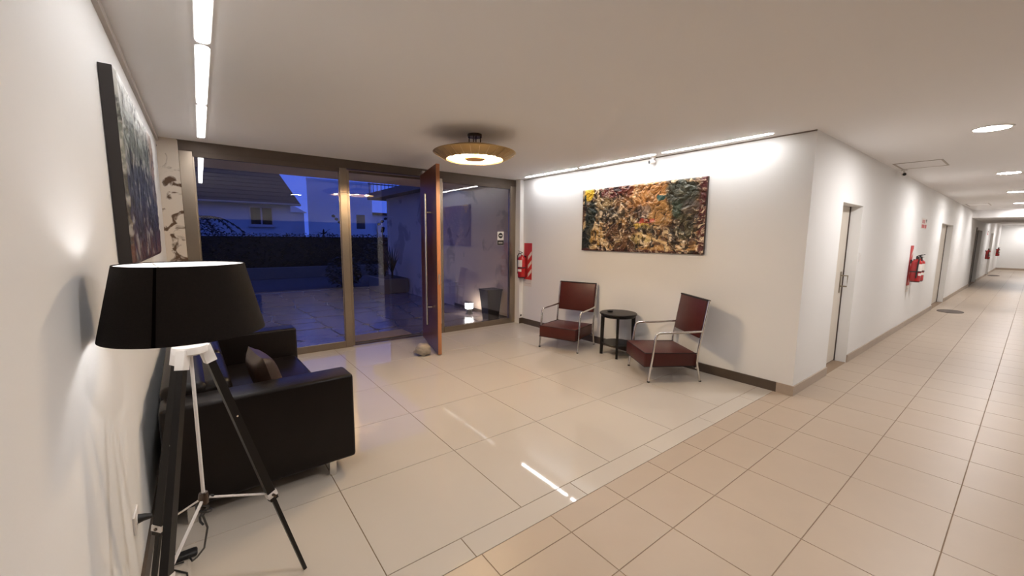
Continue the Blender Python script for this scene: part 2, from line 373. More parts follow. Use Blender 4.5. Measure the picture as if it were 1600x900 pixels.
# rock holding the door
def blob(name, r, sc, m, seed, amp=.18, flat=None):
    bm = bmesh.new(); bmesh.ops.create_icosphere(bm, subdivisions=3, radius=1)
    rnd = random.Random(seed); ds = [(Vector((rnd.uniform(-1, 1), rnd.uniform(-1, 1), rnd.uniform(-1, 1))).normalized(), rnd.uniform(.3, 1)) for _ in range(14)]
    for v in bm.verts:
        d = v.co.normalized(); k = 1
        for q, w in ds: k += amp*w*max(0, d.dot(q)-.55)*(1 if w > .6 else -1)
        v.co = Vector((d.x*sc[0], d.y*sc[1], d.z*sc[2]))*r*k
    for v in bm.verts: v.co *= 1+amp*.14*(math.sin(v.co.x*90+seed)*math.sin(v.co.y*110)+math.sin(v.co.z*130+v.co.x*60))
    z = min(v.co.z for v in bm.verts)
    for v in bm.verts: v.co.z = max(v.co.z - z - .008, 0)
    me = bpy.data.meshes.new(name); bm.to_mesh(me); bm.free(); me.materials.append(m)
    me.polygons.foreach_set('use_smooth', [True]*len(me.polygons))
    return me
rk = obj('rock', blob('rock', .098, (1.05, .8, .62), ROCK, 3, .75), ROCK); rk.location = (2.345, 5.0, 0); tag(rk, 'pale rough rock holding the wooden door open', 'rock')

# stickers on the glass
sg = thing('door_sign', 'small white warning sticker on the right glass pane', 'sign', (4.37, YG-.012, 1.48))
obj('upper_panel', B(-.07, .07, -.003, 0, .095, .245), PAPER, sg)
obj('symbol', MB().lathe([(0, 0), (.05, 0), (.05, .002), (0, .002)], 24), BLACKP, sg).matrix_local = Matrix.Translation((0, -.003, .172)) @ Matrix.Rotation(PI/2, 4, 'X')
obj('symbol_bar', B(-.032, .032, -.007, -.005, .164, .178), PAPER, sg)
obj('lower_panel', B(-.07, .07, -.003, 0, 0, .085), BLACKP, sg)
obj('lower_border', B(-.073, .073, -.001, .001, -.003, .088), PAPER, sg)
obj('lettering', B(-.045, .045, -.004, -.003, .028, .055), mat('grey_print', (0.3, 0.28, 0.26), 0.7), sg)

# ------------------------------------------------------------------ ceiling lights
def strip(y0, y1, x, w, label, group, dm):
    o = thing('linear_light', label, 'ceiling light', (x, (y0+y1)/2, H), 0, group)
    L = (y1-y0)/2
    n = 8
    def stad(hw, hl):
        P = []
        for k in range(n+1): a = PI*k/n; P.append((hw*math.cos(a), hl-hw+hw*math.sin(a)))
        for k in range(n+1): a = PI+PI*k/n; P.append((hw*math.cos(a), -hl+hw+hw*math.sin(a)))
        return P
    obj('housing', MB().prism(stad(w/2+.008, L+.008), -.006, -.0002), WHITEP, o)
    obj('diffuser', MB().prism(stad(w/2, L), -.009, -.004), dm, o)
for y0, y1, lb in ((5.57, 4.365, 'linear ceiling light above the red extinguisher, shortest looking of the picture wall row'),
                   (4.29, 3.03, 'middle linear ceiling light of the picture wall row, by the small camera'),
                   (2.93, 1.71, 'nearest and longest looking linear ceiling light of the picture wall row')):
    strip(y1, y0, 4.585, .055, lb, 'linear lights along the picture wall', STRIPM)
for y0, y1, lb in ((1.55, 2.945, 'linear ceiling light along the left wall, nearest, cut by the photo edge'),
                   (2.985, 4.27, 'linear ceiling light along the left wall, middle of three'),
                   (4.30, 5.68, 'linear ceiling light along the left wall, closest to the glass front')):
    strip(y0, y1, .085, .062, lb, 'linear lights along the left wall', STRIPM2)
def downlight(x, y, label):
    o = thing('downlight', label, 'ceiling light', (x, y, H), 0, 'round corridor downlights')
    obj('rim', MB().lathe([(.118, -.004), (.118, -.010), (.135, -.010), (.138, -.0002), (.118, -.0002), (.118, -.004)], 28), WHITEP, o, smooth=True)
    obj('diffuser', MB().lathe([(0, -.0002), (.118, -.0002), (.118, -.007), (0, -.007)], 28), DOWNM, o)
downlight(5.93, .365, 'round corridor downlight nearest the picture wall corner, largest in view')
downlight(9.84, .37, 'second round corridor downlight from the picture wall corner')
downlight(13.54, .37, 'third round corridor downlight from the picture wall corner')
downlight(17.4, .37, 'fourth round corridor downlight, second before the lowered ceiling')
downlight(20.05, .2, 'round corridor downlight right in front of the lowered ceiling')
downlight(28.3, .37, 'round corridor downlight just past the lowered ceiling')
downlight(33.0, .37, 'round downlight towards the far end of the corridor')
downlight(37.7, .2, 'round downlight washing the far end wall of the corridor')
downlight(2.03, .365, 'round corridor downlight over the viewer')

# gold ceiling lamp
cl = thing('ceiling_lamp', 'round gold ceiling lamp with a ring of warm bulbs', 'ceiling lamp', (2.335, 3.68, 0))
DKC = mat('dark_chrome', (0.10, 0.075, 0.06), 0.25, metal=0.9)
obj('ceiling_rose', MB().lathe([(0, H-.0005), (.075, H-.0005), (.075, H-.03), (0, H-.03)], 24), DKC, cl, smooth=True)
for k in range(4):
    a = PI/4+k*PI/2; obj('support_rod', MB().tube([(.06*math.cos(a), .06*math.sin(a), H-.03), (.06*math.cos(a), .06*math.sin(a), 2.535)], .006, 8), DKC, cl)
obj('support_ring', MB().lathe([(.055, 2.56), (.07, 2.56), (.07, 2.545), (.055, 2.545), (.055, 2.56)], 24), DKC, cl, smooth=True)
sh = obj('shade', MB().lathe([(.0, 2.535), (.30, 2.525), (.425, 2.488), (.432, 2.482), (.425, 2.476), (.302, 2.412), (.296, 2.412), (.292, 2.418), (.40, 2.480), (.29, 2.515), (.0, 2.522)], 56), GOLD, cl, smooth=True)
for k in range(28):
    a = 2*PI*k/28; ca, sa = math.cos(a), math.sin(a)
    obj('rib', MB().bar((.418*ca, .418*sa, 2.4705), (.312*ca, .312*sa, 2.4155), .004, .004), mat('pale_gold', (0.75, 0.6, 0.35), 0.3, metal=0.8), sh)
obj('reflector', MB().lathe([(.285, 2.424), (.28, 2.47), (.0, 2.505)], 48), mat('warm_reflector', (0.92, 0.80, 0.55), 0.5), cl, smooth=True)
obj('centre_disc', MB().lathe([(0, 2.414), (.108, 2.414), (.115, 2.420), (.108, 2.427), (0, 2.43)], 32), AMBER, cl, smooth=True)
obj('centre_stem', MB().tube([(0, 0, 2.43), (0, 0, 2.503)], .012, 10), GOLD, cl)
for k in range(6):
    a = PI/6+k*PI/3; c = (.19*math.cos(a), .19*math.sin(a), 2.452)
    b = obj('bulb', MB().lathe([(0, -.026), (.012, -.024), (.023, -.014), (.027, 0), (.023, .014), (.012, .024), (0, .03)], 14, c), BULBM, cl, smooth=True)
    obj('socket', MB().tube([(c[0], c[1], 2.476), (c[0], c[1], 2.498)], .013, 10), WHITEP, b)

# ------------------------------------------------------------------ paintings
def vnoise(u, v, seed):
    rs = np.random.RandomState(seed); g = rs.rand(64, 64)
    iu, iv = np.floor(u).astype(int), np.floor(v).astype(int); fu, fv = u-iu, v-iv
    fu, fv = fu*fu*(3-2*fu), fv*fv*(3-2*fv); iu %= 63; iv %= 63
    return (g[iu, iv]*(1-fu)+g[iu+1, iv]*fu)*(1-fv)+(g[iu, iv+1]*(1-fu)+g[iu+1, iv+1]*fu)*fv
def fbm(u, v, seed, o=4):
    s = 0; a = .5; t = 0
    for k in range(o): s = s+a*vnoise(u*2**k+7.3*k+50, v*2**k+3.1*k+50, seed+k); t += a; a *= .55
    return s/t
def mixc(a, b, t): return a*(1-t[..., None])+np.array(b)*t[..., None]
def sstep(a, b, x): t = np.clip((x-a)/(b-a), 0, 1); return t*t*(3-2*t)
def right_colours(u, v):
    asp = 2.05; wu, wv = u*asp+.16*(fbm(u*8, v*4, 3)-.5), v+.16*(fbm(u*8+9, v*4, 5)-.5)
    n1 = fbm(wu*5, wv*5, 11); n2 = fbm(wu*13+4, wv*13, 23); n3 = fbm(wu*9*(1+.2*n1), wv*20, 37); n4 = fbm(wu*24, wv*24, 41, 3)
    rid = 1-np.abs(2*fbm(wu*7+n1*2, wv*9, 53)-1)*2.2; rid2 = 1-np.abs(2*fbm(wu*15, wv*11+n1*3, 61)-1)*2.4
    col = np.ones(u.shape+(3,))*np.array((.15, .085, .045))
    col = mixc(col, (.36, .23, .10), sstep(.46, .60, n1)); col = mixc(col, (.045, .028, .02), sstep(.54, .66, n3))
    col = mixc(col, (.50, .40, .25), sstep(.55, .72, n2)*.85)
    calm = np.zeros(u.shape)
    def blob(cu, cv, ru, rv, c, k=1.0, nz=.5, cm=0):
        nonlocal col, calm
        d = np.sqrt(((u-cu+.05*(n1-.5))/ru)**2+((v-cv+.1*(n2-.5))/rv)**2)+nz*(n2-.5)+nz*.6*(n4-.5); col = mixc(col, c, sstep(1.1, .75, d)*k); calm = np.maximum(calm, sstep(1.1, .75, d)*cm)
    blob(.58, .82, .20, .22, (.46, .25, .095), .9, cm=0.55); blob(.40, .70, .10, .2, (.34, .20, .10), .6); blob(.28, .93, .12, .11, (.15, .035, .03), .95)
    blob(.43, .93, .06, .12, (.17, .05, .035), .8); blob(.70, .56, .10, .18, (.42, .26, .10), .8, cm=0.5); blob(.20, .72, .10, .14, (.38, .30, .18), .75)
    blob(.28, .57, .15, .12, (.06, .06, .055), .75); blob(.57, .60, .06, .10, (.33, .27, .24), .7)
    blob(.09, .56, .065, .26, (.018, .032, .026), 1, cm=0.85); blob(.05, .20, .07, .24, (.02, .03, .024), .95, cm=0.85); blob(.065, .93, .05, .12, (.60, .42, .05), 1, .35, cm=0.85); blob(.03, .83, .012, .13, (.02, .05, .045), 1)
    blob(.84, .80, .11, .24, (.075, .085, .066), .95, cm=0.85); blob(.81, .60, .035, .13, (.055, .085, .06), 1, cm=0.85); blob(.91, .58, .07, .14, (.10, .085, .075), .7); blob(.70, .78, .035, .055, (.015, .12, .13), .95, cm=0.85)
    blob(.59, .455, .09, .035, (.40, .08, .06), .8); blob(.55, .38, .09, .04, (.50, .36, .08), .8); blob(.56, .20, .10, .10, (.42, .34, .16), .7)
    blob(.16, .22, .07, .18, (.40, .26, .07), .7); blob(.36, .30, .16, .12, (.16, .09, .05), .7); blob(.87, .35, .07, .18, (.09, .09, .05), .8); blob(.60, .34, .07, .06, (.06, .07, .05), .6)
    col = mixc(col, (.11, .025, .022), sstep(.95, .975, u+.03*(n2-.5))); col = mixc(col, (.10, .03, .025), sstep(.05, .02, v+.05*(n2-.5)))
    inb = sstep(.03, .08, u)
    col = mixc(col, (.62, .52, .38), sstep(.86, .97, rid)*inb*.7*sstep(.4, .55, n2)*(1-calm)); col = mixc(col, (.03, .018, .014), sstep(.86, .97, rid2)*.75*(1-calm*.7))
    d = np.abs((v-.22)-(-.62*(u-.62)*1.0)); col = mixc(col, (.60, .47, .28), sstep(.03, .005, d+.03*(n2-.5))*(np.abs(u-.64) < .12)*.8)
    n5 = fbm(wu*22+n2*2, wv*13, 71, 3); n6 = fbm(wu*14, wv*24+n2*3, 83, 3)
    col = mixc(col, (.022, .014, .010), sstep(.57, .66, n5)*.85*inb*(1-calm)); col = mixc(col, (.66, .56, .42), sstep(.60, .69, n6)*.75*inb*(1-calm)*sstep(.40, .52, n1+.3*(n2-.5)))
    col = mixc(col, (.62, .56, .46), sstep(.68, .76, n4)*.6*inb*(1-calm))
    hgt = -.010*sstep(.5, .64, n5)*inb+.008*n6+.011*n2+.010*np.clip(rid, 0, 1)*inb+.008*n4-.006*np.clip(rid2, 0, 1)
    return col, hgt
def left_colours(u, v):
    wu, wv = u*2+.2*(fbm(u*7, v*5, 103)-.5), v+.2*(fbm(u*7+5, v*5, 105)-.5)
    n1 = fbm(wu*4, wv*4, 111); n2 = fbm(wu*12, wv*12, 123); n3 = fbm(wu*22, wv*9, 133)
    vv = v+.22*(n1-.5)
    col = np.ones(u.shape+(3,))*np.array((.07, .045, .03))
    col = mixc(col, (.06, .08, .10), sstep(.25, .42, vv)); col = mixc(col, (.15, .18, .15), sstep(.5, .68, vv)); col = mixc(col, (.46, .46, .42), sstep(.74, .95, vv))
    col = mixc(col, (.16, .05, .03), sstep(.22, .05, vv)); col = mixc(col, (.34, .22, .15), sstep(.72, .9, u+.15*(n2-.5))*sstep(.35, .7, v))
    col = mixc(col, (.03, .035, .04), sstep(.56, .64, n3)*.8); col = mixc(col, (.42, .40, .36), sstep(.60, .72, n2)*.6)
    g = col.mean(-1, keepdims=True); col = (g+(col-g)*.55)*.95
    return col, .012*n2+.01*n3
def painting(name, label, loc, rz, w, h, th, fn, nu, nv, sidem):
    # local: x along the wall, +y into the wall, z up; the face looks to -y
    o = thing(name, label, 'painting', loc, rz)
    obj('stretcher', B(0, w, -th+.012, -.002, 0, h), sidem, o)
    uu, vv = np.meshgrid(np.linspace(0, 1, nu), np.linspace(0, 1, nv)); col, hg = fn(uu, vv)
    ed = np.minimum(np.minimum(uu, 1-uu)*w, np.minimum(vv, 1-vv)*h); hg = hg*sstep(0, .02, ed)
    co = np.stack([uu*w, -th+.012-.001-hg, vv*h], -1).reshape(-1, 3)
    idx = np.arange(nu*nv).reshape(nv, nu); f = np.stack([idx[:-1, :-1], idx[:-1, 1:], idx[1:, 1:], idx[1:, :-1]], -1).reshape(-1, 4)
    me = bpy.data.meshes.new('canvas'); me.from_pydata(co.tolist(), [], f.tolist()); me.update()
    ca = me.color_attributes.new('paint', 'FLOAT_COLOR', 'POINT'); buf = np.ones((nu*nv, 4), np.float32); buf[:, :3] = np.clip(.15*(col.reshape(-1, 3)/.15)**1.35*.85, 0, 1); ca.data.foreach_set('color', buf.ravel())
    me.polygons.foreach_set('use_smooth', [True]*len(me.polygons)); me.materials.append(MATS.get('impasto') or vcol_mat('impasto'))
    obj('canvas', me, None, o)
    return o
painting('painting', 'large abstract painting in brown, gold and green over the armchairs', (XP, 4.36, 1.43), -PI/2, 1.94, .915, .05, right_colours, 420, 200, mat('brown_canvas_edge', (0.05, 0.028, 0.02), 0.6))
painting('painting', 'thick grey-green abstract painting on the left wall above the sofa', (XL, 2.62, 1.455), PI/2, 1.70, .905, .06, left_colours, 200, 110, mat('black_canvas_edge', (0.028, 0.022, 0.02), 0.6))

# ------------------------------------------------------------------ tripod floor lamp
LX, LY = -.055, 1.86
fp = thing('floor_lamp', 'tripod floor lamp with a wide black drum shade', 'floor lamp', (LX, LY, 0))
obj('shade', MB().lathe([(.182, 1.498), (.236, 1.252), (.239, 1.252), (.185, 1.5)], 56).lathe([(.182, 1.498), (.185, 1.5)], 56), SHADE, fp, smooth=True)
obj('shade_lining', MB().lathe([(.1805, 1.497), (.2345, 1.253)], 56), SHADEIN, fp, smooth=True)
sm = MB(); a = math.radians(-110)
sm.poly([(.1865*math.cos(a-.02), .1865*math.sin(a-.02), 1.499), (.1865*math.cos(a+.025), .1865*math.sin(a+.025), 1.499), (.2405*math.cos(a+.025), .2405*math.sin(a+.025), 1.253), (.2405*math.cos(a-.02), .2405*math.sin(a-.02), 1.253)], [(0, 1, 2, 3)])
obj('shade_seam', sm, mat('seam_fabric', (0.003, 0.002, 0.002), 1.0, spec=0.0), fp)
mb = MB()
for k in range(3):
    a = k*2*PI/3; mb.tube([(.02*math.cos(a), .02*math.sin(a), 1.44), (.180*math.cos(a), .180*math.sin(a), 1.492)], .0025, 6)
mb.lathe([(.018, 1.436), (.024, 1.436), (.024, 1.446), (.018, 1.446), (.018, 1.436)], 16)
obj('shade_carrier', mb, WHITEM, fp)
obj('socket', MB().lathe([(0, 1.20), (.02, 1.20), (.022, 1.34), (0, 1.34)], 16), WHITEM, fp, smooth=True)
obj('bulb', MB().lathe([(0, 1.34), (.014, 1.34), (.03, 1.375), (.03, 1.395), (.018, 1.42), (0, 1.425)], 18), FLBULB, fp, smooth=True)
hb = obj('hub', MB().lathe([(0, 1.21), (.04, 1.21), (.052, 1.20), (.052, 1.175), (.03, 1.165), (0, 1.165)], 24), WHITEM, fp, smooth=True)
obj('centre_rod', MB().tube([(0, 0, 1.17), (0, 0, .58)], .006, 10), WHITEM, fp, smooth=True)
obj('brace_hub', MB().lathe([(0, .62), (.014, .62), (.018, .60), (.014, .575), (0, .575)], 14), DKC, fp, smooth=True)
for ang, R in ((22.9, .383), (140, .285), (243, .37)):
    a = math.radians(ang); d = Vector((math.cos(a), math.sin(a), 0)); top = d*.045+Vector((0, 0, 1.18)); ft = d*R
    at = lambda z: top+(ft-top)*((1.18-z)/1.18)
    zc = .47
    lg = obj('leg', MB().bar(at(1.15), at(zc-.03), .021, .026, .026, .034), BLACKW, fp)
    obj('leg_extension', MB().bar(at(zc+.05), at(0.0), .013, .017, .012, .015), BLACKW, lg)
    obj('leg_clamp', MB().bar(at(zc+.012), at(zc-.012), .031, .04), WHITEM, lg)
    obj('clamp_screw', MB().tube([at(zc)-d.cross(Vector((0, 0, 1)))*.02, at(zc)+d.cross(Vector((0, 0, 1)))*.034], .006, 8), DKC, lg)
    obj('leg_bracket', MB().bar(at(1.19), at(1.125), .028, .036), WHITEM, lg)
    obj('leg_bolt', MB().tube([at(.88)+d.cross(Vector((0, 0, 1)))*.015, at(.88)+d.cross(Vector((0, 0, 1)))*.018], .004, 8), CHROME, lg)
    obj('brace', MB().bar((0, 0, .60), at(zc), .009, .006), WHITEM, fp)
# wall socket, plug, cord and foot switch of the lamp
so = thing('wall_socket', 'white wall socket on the left wall behind the floor lamp', 'socket', (XL, 2.30, .355))
obj('plate', B(0, .008, -.06, .06, -.04, .04, r=.003), WHITEP, so)
obj('outlet_face', MB().tube([(.008, 0, 0), (.011, 0, 0)], .024, 20), WHITEP, so)
pg = thing('power_plug', 'black plug sticking out of the left wall socket', 'plug', (XL+.0115, 2.30, .355))
obj('body', MB().tube([(0, 0, 0), (.02, 0, 0), (.045, 0, -.004)], .020, 12, r1=.010), BLACKP, pg, smooth=True)
obj('cord', MB().tube([(.045, 0, -.004), (.075, .01, -.03), (.09, .03, -.12), (.085, .06, -.25), (.095, .085, -.335), (.13, .10, -.348)], .004, 8), BLACKP, pg, smooth=True)
cd = thing('lamp_cord', 'dark lamp cord hanging from the tripod with a foot switch', 'cord', (LX, LY, 0))
pts = [(.008, .01, .57), (-.02, .03, .56), (.01, .05, .53), (-.01, .08, .48), (.0, .12, .40), (-.02, .22, .25), (-.055, .40, .10), (-.08, .50, .022), (-.095, .565, .014)]
obj('cord', MB().tube(pts, .004, 8), BLACKP, cd, smooth=True)
obj('cord_knot', MB().tube([(.03*math.cos(k*.7)*(1-.03*k), .03*math.sin(k*.7), .595-.006*k) for k in range(16)], .004, 8), BLACKP, cd, smooth=True)
obj('foot_switch', B(-.16, -.06, .555, .61, 0.001, .026, r=.010, seg=3), BLACKP, cd, smooth=True)
obj('cord_tail', MB().tube([(-.15, .57, .012), (-.19, .555, .005), (-.16, .52, .005), (-.10, .45, .005), (-.09, .35, .005)], .004, 8), BLACKP, cd, smooth=True)

# ------------------------------------------------------------------ sofa   (local x: depth from wall to front, y: length)
sf = thing('sofa', 'black leather sofa with square arms along the left wall', 'sofa', (-.235, 2.70, 0), math.radians(1.5))
SD, SLN, AT, AH = .995, 1.98, .22, .685
obj('armrest', B(.0, SD, 0, AT, .10, AH, r=.022, seg=4), SOFA, sf, smooth=True)
obj('armrest', B(.0, SD, SLN-AT, SLN, .10, AH, r=.022, seg=4), SOFA, sf, smooth=True)
obj('base', B(.05, SD-.04, AT, SLN-AT, .11, .27, r=.02), SOFA, sf, smooth=True)
obj('backrest', B(.0, .22, AT, SLN-AT, .27, .74, r=.04, seg=4), SOFA, sf, smooth=True)
for k in range(2):
    w = (SLN-2*AT)/2; y0 = AT+k*w
    s_ = obj('seat_cushion', B(.22, SD-.02, y0+.003, y0+w-.003, .27, .415, r=.035, seg=4), SOFA, sf, smooth=True)
    obj('piping', MB().tube([(SD-.023, y0+.03, .39), (SD-.023, y0+w-.03, .39)], .005, 8), SOFA, s_)
    obj('back_cushion', B(-.09, .09, y0+.006, y0+w-.006, -.16, .16, r=.05, seg=4, M=Matrix.Translation((.27, 0, .575)) @ Matrix.Rotation(math.radians(-10), 4, 'Y')), SOFA, sf, smooth=True)
mb = MB()
for y in (.035, AT-.035): mb.tube([(.06, y, AH-.004), (SD-.04, y, AH-.004)], .004, 8)
obj('arm_piping', mb, SOFA, sf)
for x in (.10, .845):
    for y in (.03, SLN-.06): obj('leg', B(x-.022, x+.022, y-.012, y+.018, 0, .105, r=.003), CHROME, sf)
N = 14; vs = []; fs = []
for sd in (1, -1):
    for a in range(N+1):
        for b in range(N+1):
            u, v = a/N*2-1, b/N*2-1; k = 1-.10*(1-u*u)*abs(v)**3; k2 = 1-.10*(1-v*v)*abs(u)**3
            vs.append((u*.20*k2, sd*.075*((1-u**4)*(1-v**4))**.6, v*.20*k))
for q in range(2):
    for a in range(N):
        for b in range(N): i0 = q*(N+1)**2+a*(N+1)+b; fs.append((i0, i0+1, i0+N+2, i0+N+1))
mb = MB().poly(vs, fs); bmesh.ops.remove_doubles(mb.bm, verts=mb.bm.verts, dist=1e-5)
pw = obj('throw_pillow', mb, PILLOW, None, smooth=True); pw.matrix_world = Matrix.Translation((.30, 3.15, .632)) @ Matrix.Rotation(math.radians(97), 4, 'Z') @ Matrix.Rotation(math.radians(-16), 4, 'X')
tag(pw, 'dark brown leather pillow leaning in the black sofa', 'pillow')

# ------------------------------------------------------------------ armchairs
def make_chair(label):
    o = thing('armchair', label, 'armchair', group='maroon armchairs by the picture wall')
    Wd = .306
    seat = MB().box(-.29, .29, -.335, .278, .170, .325, r=.016, seg=3)
    for v in seat.bm.verts:
        if v.co.z > .25: v.co.z += .012*(v.co.y < 0) + .012*math.exp(-((v.co.x/.2)**2))
    st = obj('seat', seat, MAROON, o, smooth=True)
    mb = MB()
    for z in (.176, .326): mb.tube([(-.288, .272, z), (-.288, -.332, z+.008*(z > .3)), (.288, -.332, z+.008*(z > .3)), (.288, .272, z)], .005, 8)
    obj('piping', mb, PIPE, st, smooth=True)
    tilt = math.atan2(.07, .44)
    Mb = Matrix.Translation((0, .300, .498)) @ Matrix.Rotation(-tilt, 4, 'X')
    bk = obj('backrest', MB().box(-.292, .292, -.022, .022, 0, .435, r=.014, seg=3, M=Mb), MAROON, o, smooth=True)
    obj('top_band', MB().box(-.300, .300, -.026, .026, .428, .447, r=.007, M=Mb), PIPE, bk, smooth=True)
    for sx in (-1, 1):
        x = sx*Wd
        bp = lambda t: Mb @ Vector((x, .0, t))
        obj('front_leg', MB().tube([(x, -.284, 0), (x, -.228, .49), (x, -.216, .54), (x, -.19, .562), (x, -.15, .567), (x, .10, .572), tuple(bp(.085))], .0135, 10), CHROME, o, smooth=True, label='chrome tube running from front foot into the armrest')
        obj('back_leg', MB().tube([(x, .321, 0), (x, .272, .22), (x, .280, .36), tuple(bp(0)), tuple(bp(.44))], .0135, 10), CHROME, o, smooth=True)
        obj('foot_cap', MB().lathe([(0, 0), (.016, 0), (.015, .014), (0, .014)], 12, (x, -.284, 0)), BLACKP, o)
        obj('foot_cap', MB().lathe([(0, 0), (.016, 0), (.015, .014), (0, .014)], 12, (x, .321, 0)), BLACKP, o)
    for y, z in ((-.245, .16), (.265, .16)): obj('cross_rail', MB().tube([(-Wd, y, z), (Wd, y, z)], .009, 8), CHROME, o, smooth=True)
    return o
c1 = make_chair('maroon leather armchair with chrome arms beside the red extinguisher'); c1.location = (4.284, 4.184, 0); c1.rotation_euler.z = -1.243
c2 = copy_tree(c1); c2['label'] = 'maroon leather armchair with chrome arms nearest the corridor corner'; c2.location = (4.315, 2.622, 0); c2.rotation_euler.z = -2.153

# ------------------------------------------------------------------ round side table
tb = thing('side_table', 'small round black side table between the two armchairs', 'table', (4.515, 3.435, 0), math.atan2(.606, .795)+PI)
obj('table_top', MB().lathe([(0, .572), (.235, .572), (.25, .580), (.25, .594), (.243, .600), (0, .600)], 40), BLACKW, tb, smooth=True)
obj('apron', MB().lathe([(.20, .545), (.222, .545), (.222, .573), (.20, .573), (.20, .545)], 40), BLACKW, tb)
obj('shelf', MB().lathe([(0, .165), (.205, .165), (.21, .172), (.205, .18), (0, .18)], 40), BLACKW, tb, smooth=True)
for k in range(4):
    a = k*PI/2; obj('leg', MB().bar((.205*math.cos(a), .205*math.sin(a), .575), (.212*math.cos(a), .212*math.sin(a), 0), 0.052, .036, .042, .03, side=(-math.sin(a), math.cos(a), 0)), BLACKW, tb)
ah = thing('ashtray', 'small dark ashtray on the round black side table', 'ashtray', (4.455, 3.53, .6))
obj('bowl', MB().lathe([(0, .002), (.03, .002), (.035, .0), (.04, .018), (.036, .02), (.03, .006), (0, .006)], 24), BLACKP, ah, smooth=True)

# ------------------------------------------------------------------ fire extinguishers
def extinguisher(label, loc, rz):
    # local: wall at y = 0, front towards -y
    o = thing('fire_extinguisher', label, 'extinguisher', loc, rz, 'red fire extinguishers')
    c = (0, -.095, 0)
    b = obj('cylinder', MB().lathe([(0, 0), (.06, 0), (.073, .012), (.075, .03), (.075, .33), (.068, .365), (.045, .39), (.024, .40), (.022, .415), (0, .415)], 28, c), RED, o, smooth=True)
    obj('foot_ring', MB().lathe([(.05, -.006), (.066, -.006), (.074, .016), (.05, .01), (.05, -.006)], 24, c), BLACKP, b, smooth=True)
    obj('label_band', MB().lathe([(.0758, .20), (.0758, .325)], 14, c, a0=math.radians(205), a1=math.radians(325)), PAPER, b, smooth=True)
    obj('label_print', MB().lathe([(.0764, .115), (.0764, .16)], 12, c, a0=math.radians(215), a1=math.radians(315)), PAPER, b, smooth=True)
    obj('strap', MB().lathe([(.0755, .175), (.079, .178), (.079, .192), (.0755, .195)], 28, c), BLACKP, o, smooth=True)
    obj('valve', MB().lathe([(0, .41), (.018, .41), (.020, .45), (.012, .462), (0, .462)], 14, c), BLACKP, o, smooth=True)
    mb = MB(); mb.bar((0, -.085, .462), (-.03, -.155, .495), .022, .008); mb.bar((0, -.085, .445), (-.03, -.145, .445), .018, .008)
    obj('lever', mb, BLACKP, o)
    obj('pressure_gauge', MB().tube([(.02, -.11, .435), (.034, -.116, .435)], .014, 12), PAPER, o)
    obj('hose', MB().tube([(-.015, -.10, .44), (-.05, -.12, .45), (-.082, -.13, .40), (-.09, -.125, .30), (-.088, -.12, .16), (-.086, -.12, .07)], .009, 8, r1=.011), BLACKP, o, smooth=True)
    obj('wall_hook', B(-.02, .02, -.03, -.008, .33, .40), BLACKP, o)
    return o
def board(label, loc, rz, w, h, zlow):
    o = thing('extinguisher_board', label, 'sign board', loc, rz, 'striped boards behind extinguishers')
    obj('panel', B(-w/2, w/2, -.006, -.0005, zlow, h), REDB, o)
    k = 0; z = zlow+.04                                   # white diagonal stripes
    while z+.17 < h:
        obj('stripe', MB().poly([(w*.02, -.0065, z), (w*.49, -.0065, z+.10), (w*.49, -.0065, z+.165), (w*.02, -.0065, z+.065), (w*.02, -.008, z), (w*.49, -.008, z+.10), (w*.49, -.008, z+.165), (w*.02, -.008, z+.065)],
            [(0,1,2,3), (7,6,5,4), (0,4,5,1), (1,5,6,2), (2,6,7,3), (3,7,4,0)]), PAPER, o); z += .16
    obj('lower_card', B(-w/2, w/2, -.004, -.0005, 0, zlow-.002), PAPER, o)
    obj('card_line', B(-w*.4, w*.4, -.005, -.004, zlow*.42, zlow*.46), mat('grey_print', (.3, .28, .26)), o)
    return o
board('red and white striped board behind the extinguisher by the glass front', (XP, 5.71, .72), -PI/2, .22, .80, .13)
extinguisher('red fire extinguisher on the picture wall beside the glass front', (XP-.008, 5.765, .885), -PI/2)
board('striped board behind the pair of extinguishers in the corridor', (10.42, YC, .68), 0, .26, .86, .12)
extinguisher('nearer red extinguisher of the pair in the corridor', (10.30, YC-.008, .885), 0)
extinguisher('farther red extinguisher of the pair in the corridor', (10.60, YC-.008, .885), 0)
extinguisher('small looking red extinguisher past the lowered ceiling', (28.0, YC-.008, .88), 0)
extinguisher('farthest red extinguisher, near the end wall of the corridor', (35.6, YC-.008, .88), 0)
def wall_sign(label, x, z, w, h):
    o = thing('extinguisher_sign', label, 'sign', (x, YC, z), 0, 'red extinguisher signs')
    obj('plate', B(-w/2, w/2, -.004, -.0005, 0, h), PAPER, o)
    obj('picture', B(-w*.42, w*.05, -.006, -.004, h*.10, h*.42), REDB, o); obj('picture', B(w*.12, w*.42, -.006, -.004, h*.10, h*.42), REDB, o)
    obj('arrow', MB().poly([(w*.2, -.006, h*.9), (w*.42, -.006, h*.9), (w*.31, -.006, h*.62), (w*.2, -.004, h*.9), (w*.42, -.004, h*.9), (w*.31, -.004, h*.62)], [(0,1,2), (5,4,3), (0,3,4,1), (1,4,5,2), (2,5,3,0)]), BLACKP, o)
    obj('lettering', B(-w*.4, w*.1, -.006, -.004, h*.52, h*.84), mat('pale_red_print', (0.55, 0.22, 0.2), 0.6), o)
wall_sign('red and white sign above the extinguisher pair in the corridor', 11.35, 1.86, .62, .21)
wall_sign('small sign above the far extinguisher past the lowered ceiling', 28.2, 1.94, .5, .22)

